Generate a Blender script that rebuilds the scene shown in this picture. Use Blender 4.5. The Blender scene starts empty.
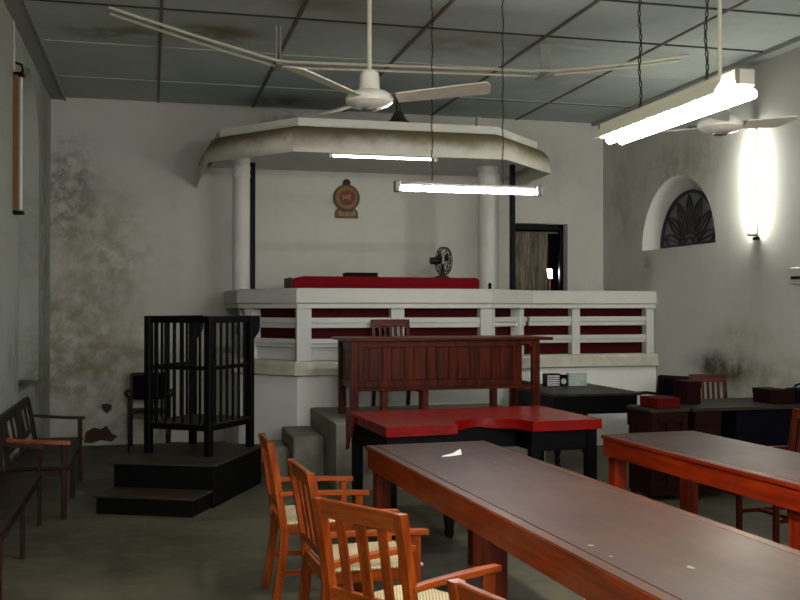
import bpy, bmesh, math, random
from mathutils import Vector, Matrix
random.seed(7)
R = math.radians
S = bpy.context.scene
COL = S.collection
PI = math.pi

# ------------------------------------------------------------------ materials
class N:
    """small helper to wire shader nodes"""
    def __init__(s, name):
        s.m = bpy.data.materials.new(name); s.m.use_nodes = True
        s.t = s.m.node_tree; s.n = s.t.nodes; s.l = s.t.links
        s.b = s.n['Principled BSDF']
    def new(s, typ, **kw):
        x = s.n.new(typ)
        for k, v in kw.items(): setattr(x, k, v)
        return x
    def put(s, sock, v):
        if hasattr(v, 'links') or isinstance(v, bpy.types.NodeSocket): s.l.new(v, sock)
        else: sock.default_value = v
    def math(s, op, a, b=0.0, clamp=False):
        x = s.new('ShaderNodeMath', operation=op, use_clamp=clamp)
        s.put(x.inputs[0], a); s.put(x.inputs[1], b); return x.outputs[0]
    def mix(s, f, a, b, mode='MIX'):
        x = s.new('ShaderNodeMix', data_type='RGBA', blend_type=mode)
        s.put(x.inputs[0], f)
        for i, v in ((6, a), (7, b)):
            if isinstance(v, (tuple, list)): v = (*v[:3], 1.0)
            s.put(x.inputs[i], v)
        return x.outputs[2]
    def coord(s): return s.new('ShaderNodeTexCoord').outputs['Object']
    def noise(s, vec, scale, detail=4, rough=.55, stretch=None):
        if stretch:
            mp = s.new('ShaderNodeMapping'); s.l.new(vec, mp.inputs[0]); mp.inputs['Scale'].default_value = stretch; vec = mp.outputs[0]
        x = s.new('ShaderNodeTexNoise'); s.l.new(vec, x.inputs['Vector'])
        x.inputs['Scale'].default_value = scale; x.inputs['Detail'].default_value = detail; x.inputs['Roughness'].default_value = rough
        return x.outputs['Fac']
    def ramp(s, f, lo, hi):
        x = s.new('ShaderNodeMapRange'); x.clamp = True; x.interpolation_type = 'SMOOTHSTEP'
        s.put(x.inputs[0], f); x.inputs[1].default_value = lo; x.inputs[2].default_value = hi
        return x.outputs[0]
    def blob(s, vec, c, r):
        mp = s.new('ShaderNodeVectorMath', operation='SUBTRACT'); s.l.new(vec, mp.inputs[0]); mp.inputs[1].default_value = c
        dv = s.new('ShaderNodeVectorMath', operation='DIVIDE'); s.l.new(mp.outputs[0], dv.inputs[0]); dv.inputs[1].default_value = r
        ln = s.new('ShaderNodeVectorMath', operation='LENGTH'); s.l.new(dv.outputs[0], ln.inputs[0])
        return s.ramp(ln.outputs['Value'], 1.0, 0.15)
    def bump(s, f, strength, dist=.01):
        x = s.new('ShaderNodeBump'); x.inputs['Strength'].default_value = strength; x.inputs['Distance'].default_value = dist
        s.l.new(f, x.inputs['Height']); s.l.new(x.outputs[0], s.b.inputs['Normal'])
    def done(s, color, rough=.6, spec=.4, metal=0, coat=0):
        if isinstance(color, (tuple, list)): color = (*color[:3], 1.0)
        s.put(s.b.inputs['Base Color'], color); s.put(s.b.inputs['Roughness'], rough)
        s.b.inputs['Specular IOR Level'].default_value = spec; s.b.inputs['Metallic'].default_value = metal
        s.b.inputs['Coat Weight'].default_value = coat; s.b.inputs['Coat Roughness'].default_value = .12
        return s.m

def plain(name, c, rough=.55, spec=.4, metal=0, var=.18, scale=14, coat=0):
    k = N(name); v = k.coord(); f = k.noise(v, scale)
    return k.done(k.mix(f, [x*(1-var) for x in c], [min(1, x*(1+var)) for x in c]), rough, spec, metal, coat)

def wood(name, dark, light, axis='Z', rough=.35, scale=1.0, coat=.0, spec=.22):
    k = N(name); v = k.coord()
    st = {'X': (.9, 14, 14), 'Y': (14, .9, 14), 'Z': (14, 14, .9)}[axis]
    a = k.noise(v, 2.2*scale, 5, .6, st); b = k.noise(v, 9*scale, 3, .6, st); c = k.noise(v, 1.6, 2)
    f = k.ramp(k.math('ADD', k.math('MULTIPLY', a, .7), k.math('MULTIPLY', b, .3)), .33, .68)
    col = k.mix(f, dark, light); col = k.mix(k.math('MULTIPLY', k.ramp(c, .45, .75), .3), col, [x*.55 for x in dark])
    k.bump(b, .08, .003)
    return k.done(col, k.math('ADD', k.math('MULTIPLY', c, .25), rough-.1), spec, 0, coat)

def plaster(name, base, stains_shade=(), grime=.22, rough=.85):
    """stains: (centre, radii, colour, strength, noise scale)"""
    k = N(name); v = k.coord()
    f = k.noise(v, 1.1, 5, .6); g = k.noise(v, 6.0, 6, .65); h = k.noise(v, 38, 3)
    col = k.mix(k.math('MULTIPLY', k.ramp(f, .42, .78), grime), base, [x*.62 for x in base])
    col = k.mix(k.math('MULTIPLY', k.ramp(g, .52, .75), grime*.6), col, (base[0]*.62, base[1]*.6, base[2]*.5))
    streak = k.noise(v, 1.3, 4, .6, (5, 5, .35))
    col = k.mix(k.math('MULTIPLY', k.ramp(streak, .55, .8), grime*.6), col, [x*.6 for x in base])
    for c, r, sc, st, ns in stains_shade:
        m = k.math('MULTIPLY', k.blob(v, c, r), k.ramp(k.noise(v, ns, 6, .68), .30, .68))
        col = k.mix(k.math('MULTIPLY', m, st, True), col, sc)
    k.bump(k.math('ADD', h, k.math('MULTIPLY', g, 1.5)), .12, .01)
    return k.done(col, rough, .25)

def emit(name, c, st):
    k = N(name); k.done((.8, .8, .8), .4)
    k.b.inputs['Emission Color'].default_value = (*c, 1); k.b.inputs['Emission Strength'].default_value = st
    return k.m

W_BASE = (.56, .555, .515)
BROWNY = (.20, .17, .11); MOLD = (.10, .105, .085)
M = {}
M['wall_back'] = plaster('plaster_back', W_BASE, [
    ((-.95, 12.05, 2.9), (.55, .6, 1.0), (.11, .11, .075), .8, 9),
    ((-.55, 12.05, 2.2), (.8, .6, 1.2), (.26, .245, .15), .7, 7),
    ((-1.0, 12.05, 1.2), (1.0, .6, 1.4), (.19, .185, .11), .75, 6),
    ((-.4, 12.05, .9), (1.1, .6, 1.0), (.30, .27, .16), .7, 6),
    ((-.5, 12.05, .1), (.9, .6, .35), (.25, .22, .15), .6, 8),
    ((5.3, 12.05, .9), (.8, .6, 1.0), (.28, .25, .15), .4, 5),
    ((1.55, 12.05, 3.85), (.5, .5, .18), (.10, .10, .10), .8, 12),
    ((4.9, 12.05, 3.4), (.9, .5, .6), (.36, .34, .28), .5, 4)])
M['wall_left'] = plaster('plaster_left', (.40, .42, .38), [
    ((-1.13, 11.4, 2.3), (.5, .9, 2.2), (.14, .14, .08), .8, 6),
    ((-1.13, 10.2, 1.0), (.6, 1.6, .8), (.18, .19, .14), .7, 5), ((-1.27, 10.4, .84), (.25, .9, .05), (.02, .02, .018), 1.6, 3),  # last entry paints shade onto the recess sill
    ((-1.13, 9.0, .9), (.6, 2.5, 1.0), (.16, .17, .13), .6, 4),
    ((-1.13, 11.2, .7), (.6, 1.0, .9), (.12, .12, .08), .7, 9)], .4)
M['wall_right'] = plaster('plaster_right', W_BASE, [
    ((5.8, 9.15, .98), (.5, 1.0, .27), (.055, .05, .036), 1.5, 1.3),
    ((5.8, 8.5, .9), (.5, 1.5, .4), (.25, .22, .13), .7, 4),
    ((5.8, 8.9, 1.3), (.5, .9, .25), (.35, .31, .19), .7, 5),
    ((5.8, 10.1, 3.15), (.5, 1.2, .5), (.27, .25, .18), .75, 6),
    ((5.8, 11.5, 3.0), (.5, .9, 1.0), (.33, .32, .25), .7, 3),
    ((5.8, 10.85, 2.1), (.5, .22, .3), (.22, .19, .11), .7, 6),
    ((5.8, 11.9, 1.3), (.5, .5, 1.2), (.30, .27, .15), .55, 6),
    ((5.8, 9.6, 3.3), (.5, 1.0, .5), (.36, .34, .26), .6, 7)], .25)
M['reveal'] = plaster('plaster_reveal', (.66, .66, .62), [], .15)

def ceiling_mat():
    k = N('ceiling_board'); v = k.coord(); b = (.43, .475, .455)
    f = k.noise(v, .9, 5, .6); g = k.noise(v, 7, 4)
    col = k.mix(k.math('MULTIPLY', k.ramp(f, .4, .75), .35), b, [x*.6 for x in b])
    col = k.mix(k.math('MULTIPLY', k.ramp(g, .5, .8), .2), col, (.26, .25, .20))
    for c, r, sc, st in [((-.3, 9.1, 4.04), (.75, .45, .5), (.17, .14, .06), .85), ((.55, 8.9, 4.04), (.6, .5, .5), (.15, .115, .04), .9),
                         ((2.9, 8.8, 4.04), (1.2, .6, .5), (.2, .19, .12), .6), ((1.3, 7.8, 4.04), (.8, .5, .5), (.18, .16, .09), .6),
                         ((1.5, 11.7, 4.04), (.7, .5, .5), (.06, .065, .07), .7), ((4.2, 10.0, 4.04), (.9, .9, .5), (.25, .25, .2), .4)]:
        m = k.math('MULTIPLY', k.blob(v, c, r), k.ramp(k.noise(v, 3, 5), .3, .6))
        col = k.mix(k.math('MULTIPLY', m, st, True), col, sc)
    return k.done(col, .8, .25)
M['ceiling'] = ceiling_mat()

def floor_mat():
    k = N('worn_cement_floor'); v = k.coord()
    a = k.noise(v, .8, 6, .6); b = k.noise(v, 7, 5, .65); c = k.noise(v, 3.0, 4, .6, (1, 4, 1))
    col = k.mix(k.ramp(a, .35, .7), (.056, .049, .030), (.115, .103, .066))
    col = k.mix(k.math('MULTIPLY', k.ramp(b, .45, .7), .45), col, (.135, .125, .09))
    col = k.mix(k.math('MULTIPLY', k.ramp(c, .5, .75), .5), col, (.035, .035, .027))
    k.bump(b, .06, .005)
    return k.done(col, k.math('ADD', k.math('MULTIPLY', a, .3), .42), .25)
M['floor'] = floor_mat()
M['dais'] = plaster('grey_cement', (.20, .195, .155), [((1.55, 8.5, .3), (.5, .6, .35), (.30, .29, .24), .8, 5), ((1.9, 8.4, .2), (.8, .4, .25), (.07, .065, .05), .8, 6), ((1.4, 9.0, .4), (.6, .7, .5), (.07, .065, .055), .6, 5)], .5, .7)
M['white'] = plaster('white_limewash', (.55, .552, .52), [], .14, .7)
M['plinth'] = plaster('lit_limewash', (.74, .745, .72), [], .08, .7)  # limewash lightened so the plinth carries front light in its colour
M['ledge'] = plaster('stained_limewash', (.58, .57, .50), [((2.5, 9.8, 1.0), (9, 3, .2), (.34, .28, .16), .55, 7)], .2, .7)
M['cap'] = plaster('rail_limewash', (.56, .555, .515), [((2.5, 10, 1.84), (9, 3, .06), (.36, .33, .26), .6, 9)], .22, .6)
def cove_mat():
    k = N('cove_limewash'); v = k.coord(); sep = k.new('ShaderNodeSeparateXYZ'); k.l.new(v, sep.inputs[0])
    z = sep.outputs[2]; n = k.noise(v, 3.2, 5, .6); n2 = k.noise(v, 14, 4)
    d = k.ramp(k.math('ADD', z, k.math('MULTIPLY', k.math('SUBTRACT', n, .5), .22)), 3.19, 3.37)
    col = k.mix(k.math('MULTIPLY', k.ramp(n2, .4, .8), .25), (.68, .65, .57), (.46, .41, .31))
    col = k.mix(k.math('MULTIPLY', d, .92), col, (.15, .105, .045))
    return k.done(col, .75, .25)
M['cove'] = cove_mat()
M['fascia'] = plaster('fascia_limewash', (.68, .67, .60), [((2.5, 10, 3.42), (9, 9, .035), (.38, .33, .2), .5, 8)], .18, .7)
M['dark_strip'] = plain('dark_batten', (.03, .026, .02), .7)
M['pale_strip'] = plain('pale_batten', (.42, .43, .40), .7)
M['brown_strip'] = plain('brown_batten', (.12, .10, .065), .7)
M['cornice'] = plain('cornice_board', (.30, .315, .29), .75)
M['pvc'] = plain('pvc_conduit', (.58, .55, .45), .5)
M['cream'] = plain('cream_enamel', (.66, .62, .52), .35, .5)
M['hood'] = plain('hood_enamel', (.82, .78, .64), .5, .4, 0, .05)
M['fanwhite'] = plain('fan_enamel', (.80, .77, .70), .3, .5, coat=.3)
M['blade'] = plain('fan_blade', (.68, .65, .58), .45, .4)
M['metal'] = plain('dull_metal', (.22, .21, .19), .45, .5, .7)
M['chain'] = plain('rusty_chain', (.03, .028, .016), .6, .4, .3)
M['rust'] = plain('rusty_batten', (.16, .075, .02), .7, var=.4, scale=25)
M['offtube'] = plain('unlit_tube', (.62, .61, .60), .25)
M['black'] = plain('black_paint', (.0020, .0020, .003), .45, .10)
M['blackplastic'] = plain('black_plastic', (.006, .006, .007), .4, .35)
M['greymesh'] = plain('fan_cage_grey', (.16, .17, .16), .4, .5, .4)
M['pole'] = plain('black_pole', (.002, .002, .007), .5, .1)
M['pillar'] = plaster('pillar_limewash', (.57, .57, .54), [], .10, .55)
M['red_cloth'] = plain('red_leathercloth', (.24, .0035, .003), .28, .4, 0, .12, 3)
def _red():
    k = N('red_leathercloth_glossy'); v = k.coord(); n = k.noise(v, 9, 3); k.bump(n, .35, .02)
    return k.done(k.mix(n, (.135, .0018, .0015), (.21, .003, .0022)), .25, .4)
M['red_cloth'] = _red()
M['crimson'] = plain('crimson_cloth', (.18, .0018, .006), .75, .1, 0, .15, 8)
M['maroon'] = plain('maroon_cloth', (.05, .0015, .005), .85, .15, 0, .2, 10)
M['paper'] = plain('white_paper', (.80, .79, .80), .7, .3, 0, .05)
M['greypaper'] = plain('grey_paper', (.42, .44, .42), .7, .3)
M['fleck'] = plain('pale_fleck', (.26, .24, .22), .7, .2)
M['teal'] = plain('teal_print', (.22, .36, .36), .6)
M['wood_z'] = wood('chair_teak_upright', (.125, .017, .0015), (.30, .057, .004), 'Z', .30)
M['wood_x'] = wood('chair_teak_rail', (.125, .017, .0015), (.30, .057, .004), 'X', .30)
M['wood_y'] = wood('chair_teak_cross', (.145, .023, .002), (.33, .072, .006), 'Y', .30)
M['tbl_y'] = wood('table_teak_long', (.15, .015, .0015), (.36, .052, .004), 'Y', .30)
M['tbl_x'] = wood('table_teak_end', (.15, .015, .0015), (.36, .052, .004), 'X', .30)
M['tbl_z'] = wood('table_teak_leg', (.10, .009, .0015), (.21, .024, .004), 'Z', .35)
for ax in 'xyz': M['tblr_'+ax] = wood('red_teak_'+ax, (.11, .007, .001), (.27, .022, .0025), ax.upper(), .32)
M['top'] = wood('worn_brown_top', (.030, .012, .008), (.052, .021, .0145), 'Y', .42, .6, 0, .18)
M['edge'] = wood('brown_top_border', (.035, .010, .004), (.07, .020, .007), 'Y', .4, 1, .0, .2)
M['desk_z'] = wood('desk_mahogany', (.013, .0015, .0005), (.095, .0105, .0018), 'Z', .35, .8, 0, .12)
M['desk_x'] = wood('desk_mahogany_rail', (.022, .0025, .0008), (.105, .0125, .0022), 'X', .34, .8, 0, .12)
M['desk_y'] = wood('desk_mahogany_side', (.032, .005, .002), (.11, .018, .006), 'Y', .34, .8, 0, .12)
M['ddesk_x'] = wood('dark_desk_wood', (.006, .0012, .0008), (.020, .0032, .0016), 'X', .42, .8, 0, .1)
M['ddesk_top'] = wood('dark_desk_top', (.015, .011, .0085), (.032, .025, .020), 'X', .42, .6, 0, .18)
M['bench_y'] = wood('bench_dark_wood', (.008, .004, .003), (.024, .011, .007), 'Y', .4, 1, 0, .15)
M['bench_z'] = wood('bench_dark_upright', (.010, .0045, .0035), (.028, .011, .007), 'Z', .42, 1, 0, .15)
M['bench_o'] = wood('bench_arm_lit', (.12, .018, .005), (.34, .065, .014), 'X', .3, 1, .2)  # lit copy of the bench wood, orange light put into its colour
M['platform'] = plain('dark_step_boards', (.0028, .0026, .003), .55, .1)
M['platform_top'] = wood('worn_step_top', (.018, .0135, .0095), (.038, .029, .021), 'X', .6, .7, 0, .2)
M['grille'] = plain('dark_grille', (.03, .027, .028), .6)
M['grille_back'] = plain('dark_grille_backing', (.19, .195, .215), .85)
M['gold'] = plain('aged_gilding', (.20, .085, .014), .45, .5, .3, .3, 40)
M['darkgold'] = plain('dark_gilding', (.06, .034, .010), .5, .5, .3, .3, 40)
M['redpaint'] = plain('emblem_red', (.09, .018, .006), .55)
M['curtain'] = wood('striped_curtain', (.055, .05, .05), (.36, .31, .22), 'Z', .9, 1.6, 0, .1)
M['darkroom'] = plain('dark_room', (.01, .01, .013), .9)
M['bell'] = plain('dark_bronze', (.05, .042, .03), .5, .4, .4)
M['file_red'] = plain('red_folder', (.065, .0015, .0015), .7, .08)
M['file_brown'] = plain('maroon_file_box', (.012, .0015, .0015), .65, .08)
M['navy'] = plain('navy_cloth', (.002, .0023, .006), .85, .06)
M['brick'] = plaster('exposed_brick', (.075, .045, .026), [], .5)
M['switch'] = plain('switch_plastic', (.50, .50, .46), .4)
M['tube'] = emit('lit_tube', (1.0, .97, .90), 42)
M['tube_cool'] = emit('lit_tube_cool', (.95, .98, 1.0), 24)
M['tube_hot'] = emit('lit_tube_wall', (.98, 1.0, .90), 19)
M['tube_dim'] = emit('lit_tube_dim', (1.0, .97, .76), 4.5)
M['tube_fill'] = emit('fill_tube', (1.0, .95, .86), 85)  # for the fill tubes added behind the camera
M['glow'] = emit('doorway_spot_emission', (.95, .97, 1.0), 9)
def cane_mat():
    k = N('woven_cane'); v = k.coord(); ck = k.new('ShaderNodeTexChecker'); k.l.new(v, ck.inputs[0]); ck.inputs['Scale'].default_value = 110
    n = k.noise(v, 20)
    col = k.mix(ck.outputs['Fac'], (.58, .47, .27), (.14, .10, .05)); col = k.mix(k.math('MULTIPLY', n, .3), col, (.6, .52, .34))
    return k.done(col, .6, .3)
M['cane'] = cane_mat()

# ------------------------------------------------------------------ mesh building
class MB:
    def __init__(s): s.bm = bmesh.new()
    def _fin(s, verts, mat, bev, seg=1):
        bm = s.bm
        bmesh.ops.transform(bm, matrix=mat, verts=verts)
        if bev > 0:
            es = list({e for v in verts for e in v.link_edges})
            bmesh.ops.bevel(bm, geom=es, offset=bev, segments=seg, affect='EDGES', profile=.5, clamp_overlap=True)
    def box(s, x0, x1, y0, y1, z0, z1, bev=.004, rz=0, piv=None, seg=1):
        vs = bmesh.ops.create_cube(s.bm, size=1)['verts']
        mt = Matrix.Translation(((x0+x1)/2, (y0+y1)/2, (z0+z1)/2)) @ Matrix.Diagonal((x1-x0, y1-y0, z1-z0, 1))
        if rz:
            p = Vector(piv or ((x0+x1)/2, (y0+y1)/2, 0))
            mt = Matrix.Translation(p) @ Matrix.Rotation(rz, 4, 'Z') @ Matrix.Translation(-p) @ mt
        s._fin(vs, mt, bev, seg); return s
    def beam(s, p, q, w, h, bev=.004, up=(0, 0, 1)):
        """box along p->q, w across, h along the up direction"""
        p, q = Vector(p), Vector(q); d = (q-p); L = d.length; d.normalize(); u = Vector(up)
        sd = d.cross(u)
        if sd.length < 1e-4: sd = d.cross(Vector((1, 0, 0)))
        sd.normalize(); u = sd.cross(d).normalized()
        vs = bmesh.ops.create_cube(s.bm, size=1)['verts']
        rot = Matrix((d, sd, u)).transposed().to_4x4()
        s._fin(vs, Matrix.Translation((p+q)/2) @ rot @ Matrix.Diagonal((L, w, h, 1)), bev); return s
    def rings(s, rs, closed=False, caps=True):
        bm = s.bm; vv = [[bm.verts.new(c) for c in r] for r in rs]; n = len(vv[0])
        pairs = list(zip(vv, vv[1:])) + ([(vv[-1], vv[0])] if closed else [])
        for a, b in pairs:
            for i in range(n):
                try: bm.faces.new((a[i], a[(i+1) % n], b[(i+1) % n], b[i]))
                except ValueError: pass
        if caps and not closed:
            bm.faces.new(vv[0][::-1]); bm.faces.new(vv[-1])
        return s
    def tube(s, pts, r, n=8, closed=False):
        pts = [Vector(p) for p in pts]; rr = r if isinstance(r, (list, tuple)) else [r]*len(pts); rs = []; ref = None
        for i, p in enumerate(pts):
            a = pts[i-1] if (i or closed) else p; b = pts[(i+1) % len(pts)] if (i < len(pts)-1 or closed) else p
            d = (b-a).normalized()
            if ref is None: ref = d.orthogonal().normalized()
            ref = (ref - d*ref.dot(d)).normalized(); bi = d.cross(ref)
            rs.append([p + (ref*math.cos(t) + bi*math.sin(t))*rr[i] for t in [2*PI*k/n for k in range(n)]])
        return s.rings(rs, closed)
    def lathe(s, prof, c=(0, 0, 0), n=24, mat=None):
        mt = Matrix.Translation(c) @ (mat or Matrix.Identity(4))
        rs = [[mt @ Vector((max(r, 1e-4)*math.cos(2*PI*k/n), max(r, 1e-4)*math.sin(2*PI*k/n), z)) for k in range(n)] for r, z in prof]
        return s.rings(rs)
    def prism(s, poly, z0, z1, mat=None, bev=0):
        """polygon in local xy pushed from z0 to z1"""
        mt = mat or Matrix.Identity(4); bm = s.bm
        a = [bm.verts.new(mt @ Vector((x, y, z0))) for x, y in poly]; b = [bm.verts.new(mt @ Vector((x, y, z1))) for x, y in poly]
        n = len(poly); bm.faces.new(a[::-1]); bm.faces.new(b)
        for i in range(n): bm.faces.new((a[i], a[(i+1) % n], b[(i+1) % n], b[i]))
        if bev:
            vs = a+b; es = list({e for v in vs for e in v.link_edges}); bmesh.ops.bevel(bm, geom=es, offset=bev, segments=1, affect='EDGES')
        return s
    def quad(s, *ps): s.bm.faces.new([s.bm.verts.new(p) for p in ps]); return s
    def build(s, name, mat, parent=None, ang=35):
        bmesh.ops.recalc_face_normals(s.bm, faces=s.bm.faces)
        me = bpy.data.meshes.new(name); s.bm.to_mesh(me); s.bm.free()
        me.materials.append(M[mat] if isinstance(mat, str) else mat)
        me.shade_smooth(); me.set_sharp_from_angle(angle=R(ang))
        o = bpy.data.objects.new(name, me); COL.objects.link(o)
        if parent is not None: o.parent = parent
        return o

def bx(*a, **k): return MB().box(*a, **k)
def thing(name, label, cat, loc=(0, 0, 0), rz=0, group=None):
    o = bpy.data.objects.new(name, None); COL.objects.link(o); o.empty_display_size = .1
    o.location = loc; o.rotation_euler = (0, 0, rz)
    return tag(o, label, cat, group)
def tag(o, label, cat, group=None):
    o['label'] = label; o['category'] = cat
    if group: o['group'] = group
    return o
def struct(o): o['kind'] = 'structure'; return o
def kids(o): return [c for c in COL.objects if c.parent == o]
def dup(root, loc, rz, label, group=None):
    def cp(o, par):
        c = o.copy(); COL.objects.link(c)
        if par is not None: c.parent = par
        for ch in kids(o): cp(ch, c)
        return c
    src = kids(root); r = root.copy(); COL.objects.link(r)
    for ch in src: cp(ch, r)
    r.location = loc; r.rotation_euler = (0, 0, rz); r['label'] = label
    if group: r['group'] = group
    return r

def offset_line(pts, d):
    """offset an open plan polyline to its left by d (mitred)"""
    P = [Vector(p) for p in pts]; out = []
    for i, p in enumerate(P):
        ns = []
        if i > 0: t = (p-P[i-1]).normalized(); ns.append(Vector((-t.y, t.x)))
        if i < len(P)-1: t = (P[i+1]-p).normalized(); ns.append(Vector((-t.y, t.x)))
        m = sum(ns, Vector((0, 0))); m.normalize(); out.append(p + m*(d/max(.3, m.dot(ns[0]))))
    return out
def sweep(pts, prof, mb=None):
    """profile [(offset to the left, z)] closed loop, swept along an open plan polyline"""
    mb = mb or MB(); lines = [offset_line(pts, o) for o, z in prof]
    mb.rings([[Vector((lines[j][i].x, lines[j][i].y, prof[j][1])) for j in range(len(prof))] for i in range(len(pts))])
    return mb

# ------------------------------------------------------------------ room shell
XL, XR, YB, ZC, Y0 = -1.13, 5.80, 12.05, 4.04, -3.0
struct(bx(XL-.4, XR+.4, Y0, YB+2.2, -.2, 0, 0).build('floor', 'floor'))
struct(bx(XL-.4, XR+.4, Y0, YB+2.2, ZC, ZC+.15, 0).build('ceiling', 'ceiling'))

def arch_wall(xf, out, y0, y1, z1, yc, hw, zb, zs, depth, k=1.0):
    """side wall on the plane x=xf with an arched recess going outwards (out=+1/-1); returns wall builder and reveal builder"""
    w = MB(); rv = MB(); n = 28
    pts = [(yc-hw*math.cos(PI*i/n), zs+hw*math.sin(PI*i/n)) for i in range(n+1)]
    f = lambda y, z, x=xf: (x, y, z)
    w.quad(f(y0, 0), f(yc-hw, 0), f(yc-hw, z1), f(y0, z1)); w.quad(f(yc+hw, 0), f(y1, 0), f(y1, z1), f(yc+hw, z1))
    w.quad(f(yc-hw, 0), f(yc+hw, 0), f(yc+hw, zb), f(yc-hw, zb))
    for a, b in zip(pts, pts[1:]): w.quad(f(*a), f(*b), f(b[0], z1), f(a[0], z1))
    loop = [(yc-hw, zb)] + (pts if zs > zb+1e-4 else pts[1:-1]) + [(yc+hw, zb)]
    xo = xf+out*depth; inr = lambda p: (yc+(p[0]-yc)*k, zb+(p[1]-zb)*k)
    for i in range(len(loop)):
        a, b = loop[i], loop[(i+1) % len(loop)]
        rv.quad(f(*a), f(*b), f(*inr(b), xo), f(*inr(a), xo))
    rv.bm.faces.new([rv.bm.verts.new(f(*inr(a), xo)) for a in loop])
    # thickness behind
    t = xf+out*(depth+.08)
    w.quad((t, y0, 0), (t, y1, 0), (t, y1, z1), (t, y0, z1)); w.quad((xf, y0, 0), (t, y0, 0), (t, y0, z1), (xf, y0, z1))
    bmesh.ops.remove_doubles(rv.bm, verts=rv.bm.verts, dist=1e-4)
    return w, rv
w, rv = arch_wall(XL, -1, Y0, YB, ZC, 10.03, .78, .85, 3.1, .26)
wl = struct(w.build('wall_left', 'wall_left')); rv.build('window_recess', 'wall_left', wl, 20)
LYC, LHW, LZ = 10.17, .81, 2.295
w, rv = arch_wall(XR, 1, Y0, YB, ZC, LYC, LHW, LZ, LZ, .22, .815)
wr = struct(w.build('wall_right', 'wall_right')); rv.build('arched_recess', 'reveal', wr, 20)
# back wall with doorway
DX0, DX1, DZ0, DZ1 = 4.53, 5.295, .62, 2.70
w = MB()
for a, b, c, d in ((XL-.4, DX0, 0, ZC), (DX1, XR+.4, 0, ZC), (DX0, DX1, DZ1, ZC), (DX0, DX1, 0, DZ0)):
    w.box(a, b, YB, YB+.20, c, d, 0)
wb = struct(w.build('wall_back', 'wall_back'))
# dark room beyond the doorway
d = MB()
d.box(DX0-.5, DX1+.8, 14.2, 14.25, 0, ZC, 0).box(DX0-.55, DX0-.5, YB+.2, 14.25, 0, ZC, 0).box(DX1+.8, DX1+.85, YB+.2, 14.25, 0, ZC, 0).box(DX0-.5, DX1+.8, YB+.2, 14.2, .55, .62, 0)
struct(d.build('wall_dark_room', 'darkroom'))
fr = MB()
fr.box(DX0, DX0+.05, YB+.14, YB+.2, DZ0, DZ1, .003).box(DX1-.05, DX1, YB+.14, YB+.2, DZ0, DZ1, .003).box(DX0, DX1, YB+.14, YB+.2, DZ1-.07, DZ1, .003)
struct(fr.build('door_1', 'black'))

# ceiling joints and edge boards
t = MB()
for x, ya, yb in ((1.19, 7.0, 12.05), (2.31, 6.0, 12.05), (3.43, 5.5, 12.05)): t.box(x-.016, x+.016, Y0, YB, ZC-.010, ZC, 0)
for x in (.075, 4.575): t.box(x-.013, x+.013, Y0, YB, ZC-.010, ZC, 0)
struct(t.build('trim_1', 'brown_strip'))
t = MB()
for y in (10.93, 9.50): t.box(XL, XR, y-.008, y+.008, ZC-.007, ZC, 0)
for y in (2.3, 4.6): t.box(XL, XR, y-.012, y+.012, ZC-.009, ZC, 0)
struct(t.build('trim_2', 'pale_strip'))
t = MB()
for y in (8.27, 7.18): t.box(XL, XR, y-.012, y+.012, ZC-.0095, ZC, 0)
t.box(3.43, 5.64, 10.94, 10.97, ZC-.009, ZC, 0)
struct(t.build('trim_3', 'dark_strip'))
t = MB().box(XL, XL+.155, Y0, YB, ZC-.03, ZC, .004).box(XL+.15, XL+.17, Y0, YB, ZC-.045, ZC, .003); struct(t.build('trim_4', 'cornice'))
t = MB().box(XR-.155, XR, Y0, YB, ZC-.03, ZC, .004).box(XR-.17, XR-.15, Y0, YB, ZC-.045, ZC, .003); struct(t.build('trim_5', 'cornice'))

# lunette grille
LHW = .66
lg = thing('arched_grille', 'dark semicircular wrought fan grille set in the arched recess of the wall', 'grille', (XR+.145, LYC, LZ))
bk = MB(); n = 28
bk.prism([(LHW*.985*math.cos(PI*i/n), LHW*.985*math.sin(PI*i/n)+.004) for i in range(n+1)], .045, .06, Matrix(((0, 0, 1, 0), (1, 0, 0, 0), (0, 1, 0, 0), (0, 0, 0, 1))))
bk.build('backing', 'grille_back', lg)
g = MB(); rad = lambda r, a: (0.02, r*math.cos(a), r*math.sin(a)+.01)
g.tube([rad(LHW*.95, PI*i/n) for i in range(n+1)], .02, 6); g.tube([(.02, -LHW*.95, .03), (.02, LHW*.95, .03)], .018, 6)
g.build('frame', 'grille', lg)
for k in range(7):
    a = PI*(k+.5)/7; g = MB()
    L = []
    for i in range(17):   # a leaf shaped loop
        u = i/16; s_ = math.sin(PI*u); r = LHW*(.22+.66*(1-abs(2*u-1))); L.append(rad(r, a+(1 if u > .5 else -1)*.17*math.sin(PI*abs(2*u-1))*1.0))
    g.tube(L, .014, 5); g.tube([rad(.16, a), rad(LHW*.80, a)], .010, 5); g.build('petal_scroll', 'grille', lg)
g = MB(); g.tube([rad(.20, PI*i/12) for i in range(13)], .018, 6); g.tube([rad(.1, PI*i/12) for i in range(13)], .016, 6); g.build('hub_scroll', 'grille', lg)

# plaster damage on the back wall
def damage(name, c, pts, label):
    m = MB(); m.prism(pts, 0, .012, Matrix(((1, 0, 0, c[0]), (0, 0, -1, c[1]), (0, 1, 0, c[2]), (0, 0, 0, 1))))
    return tag(m.build(name, 'brick'), label, 'damaged patch')
damage('wall_plaster_hole', (-.565, YB-.001, .13), [(-.19, -.09), (-.17, .03), (-.08, .08), (0, .06), (.06, .10), (.12, .0), (.19, -.03), (.12, -.09), (0, -.07), (-.1, -.1)], 'wide patch of bare brick low on the stained wall behind the benches')
damage('wall_plaster_chip', (-.50, YB-.001, .435), [(-.06, .04), (-.05, -.02), (0, -.07), (.05, -.02), (.055, .03), (0, .05)], 'small heart shaped dark chip in the wall plaster')

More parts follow.
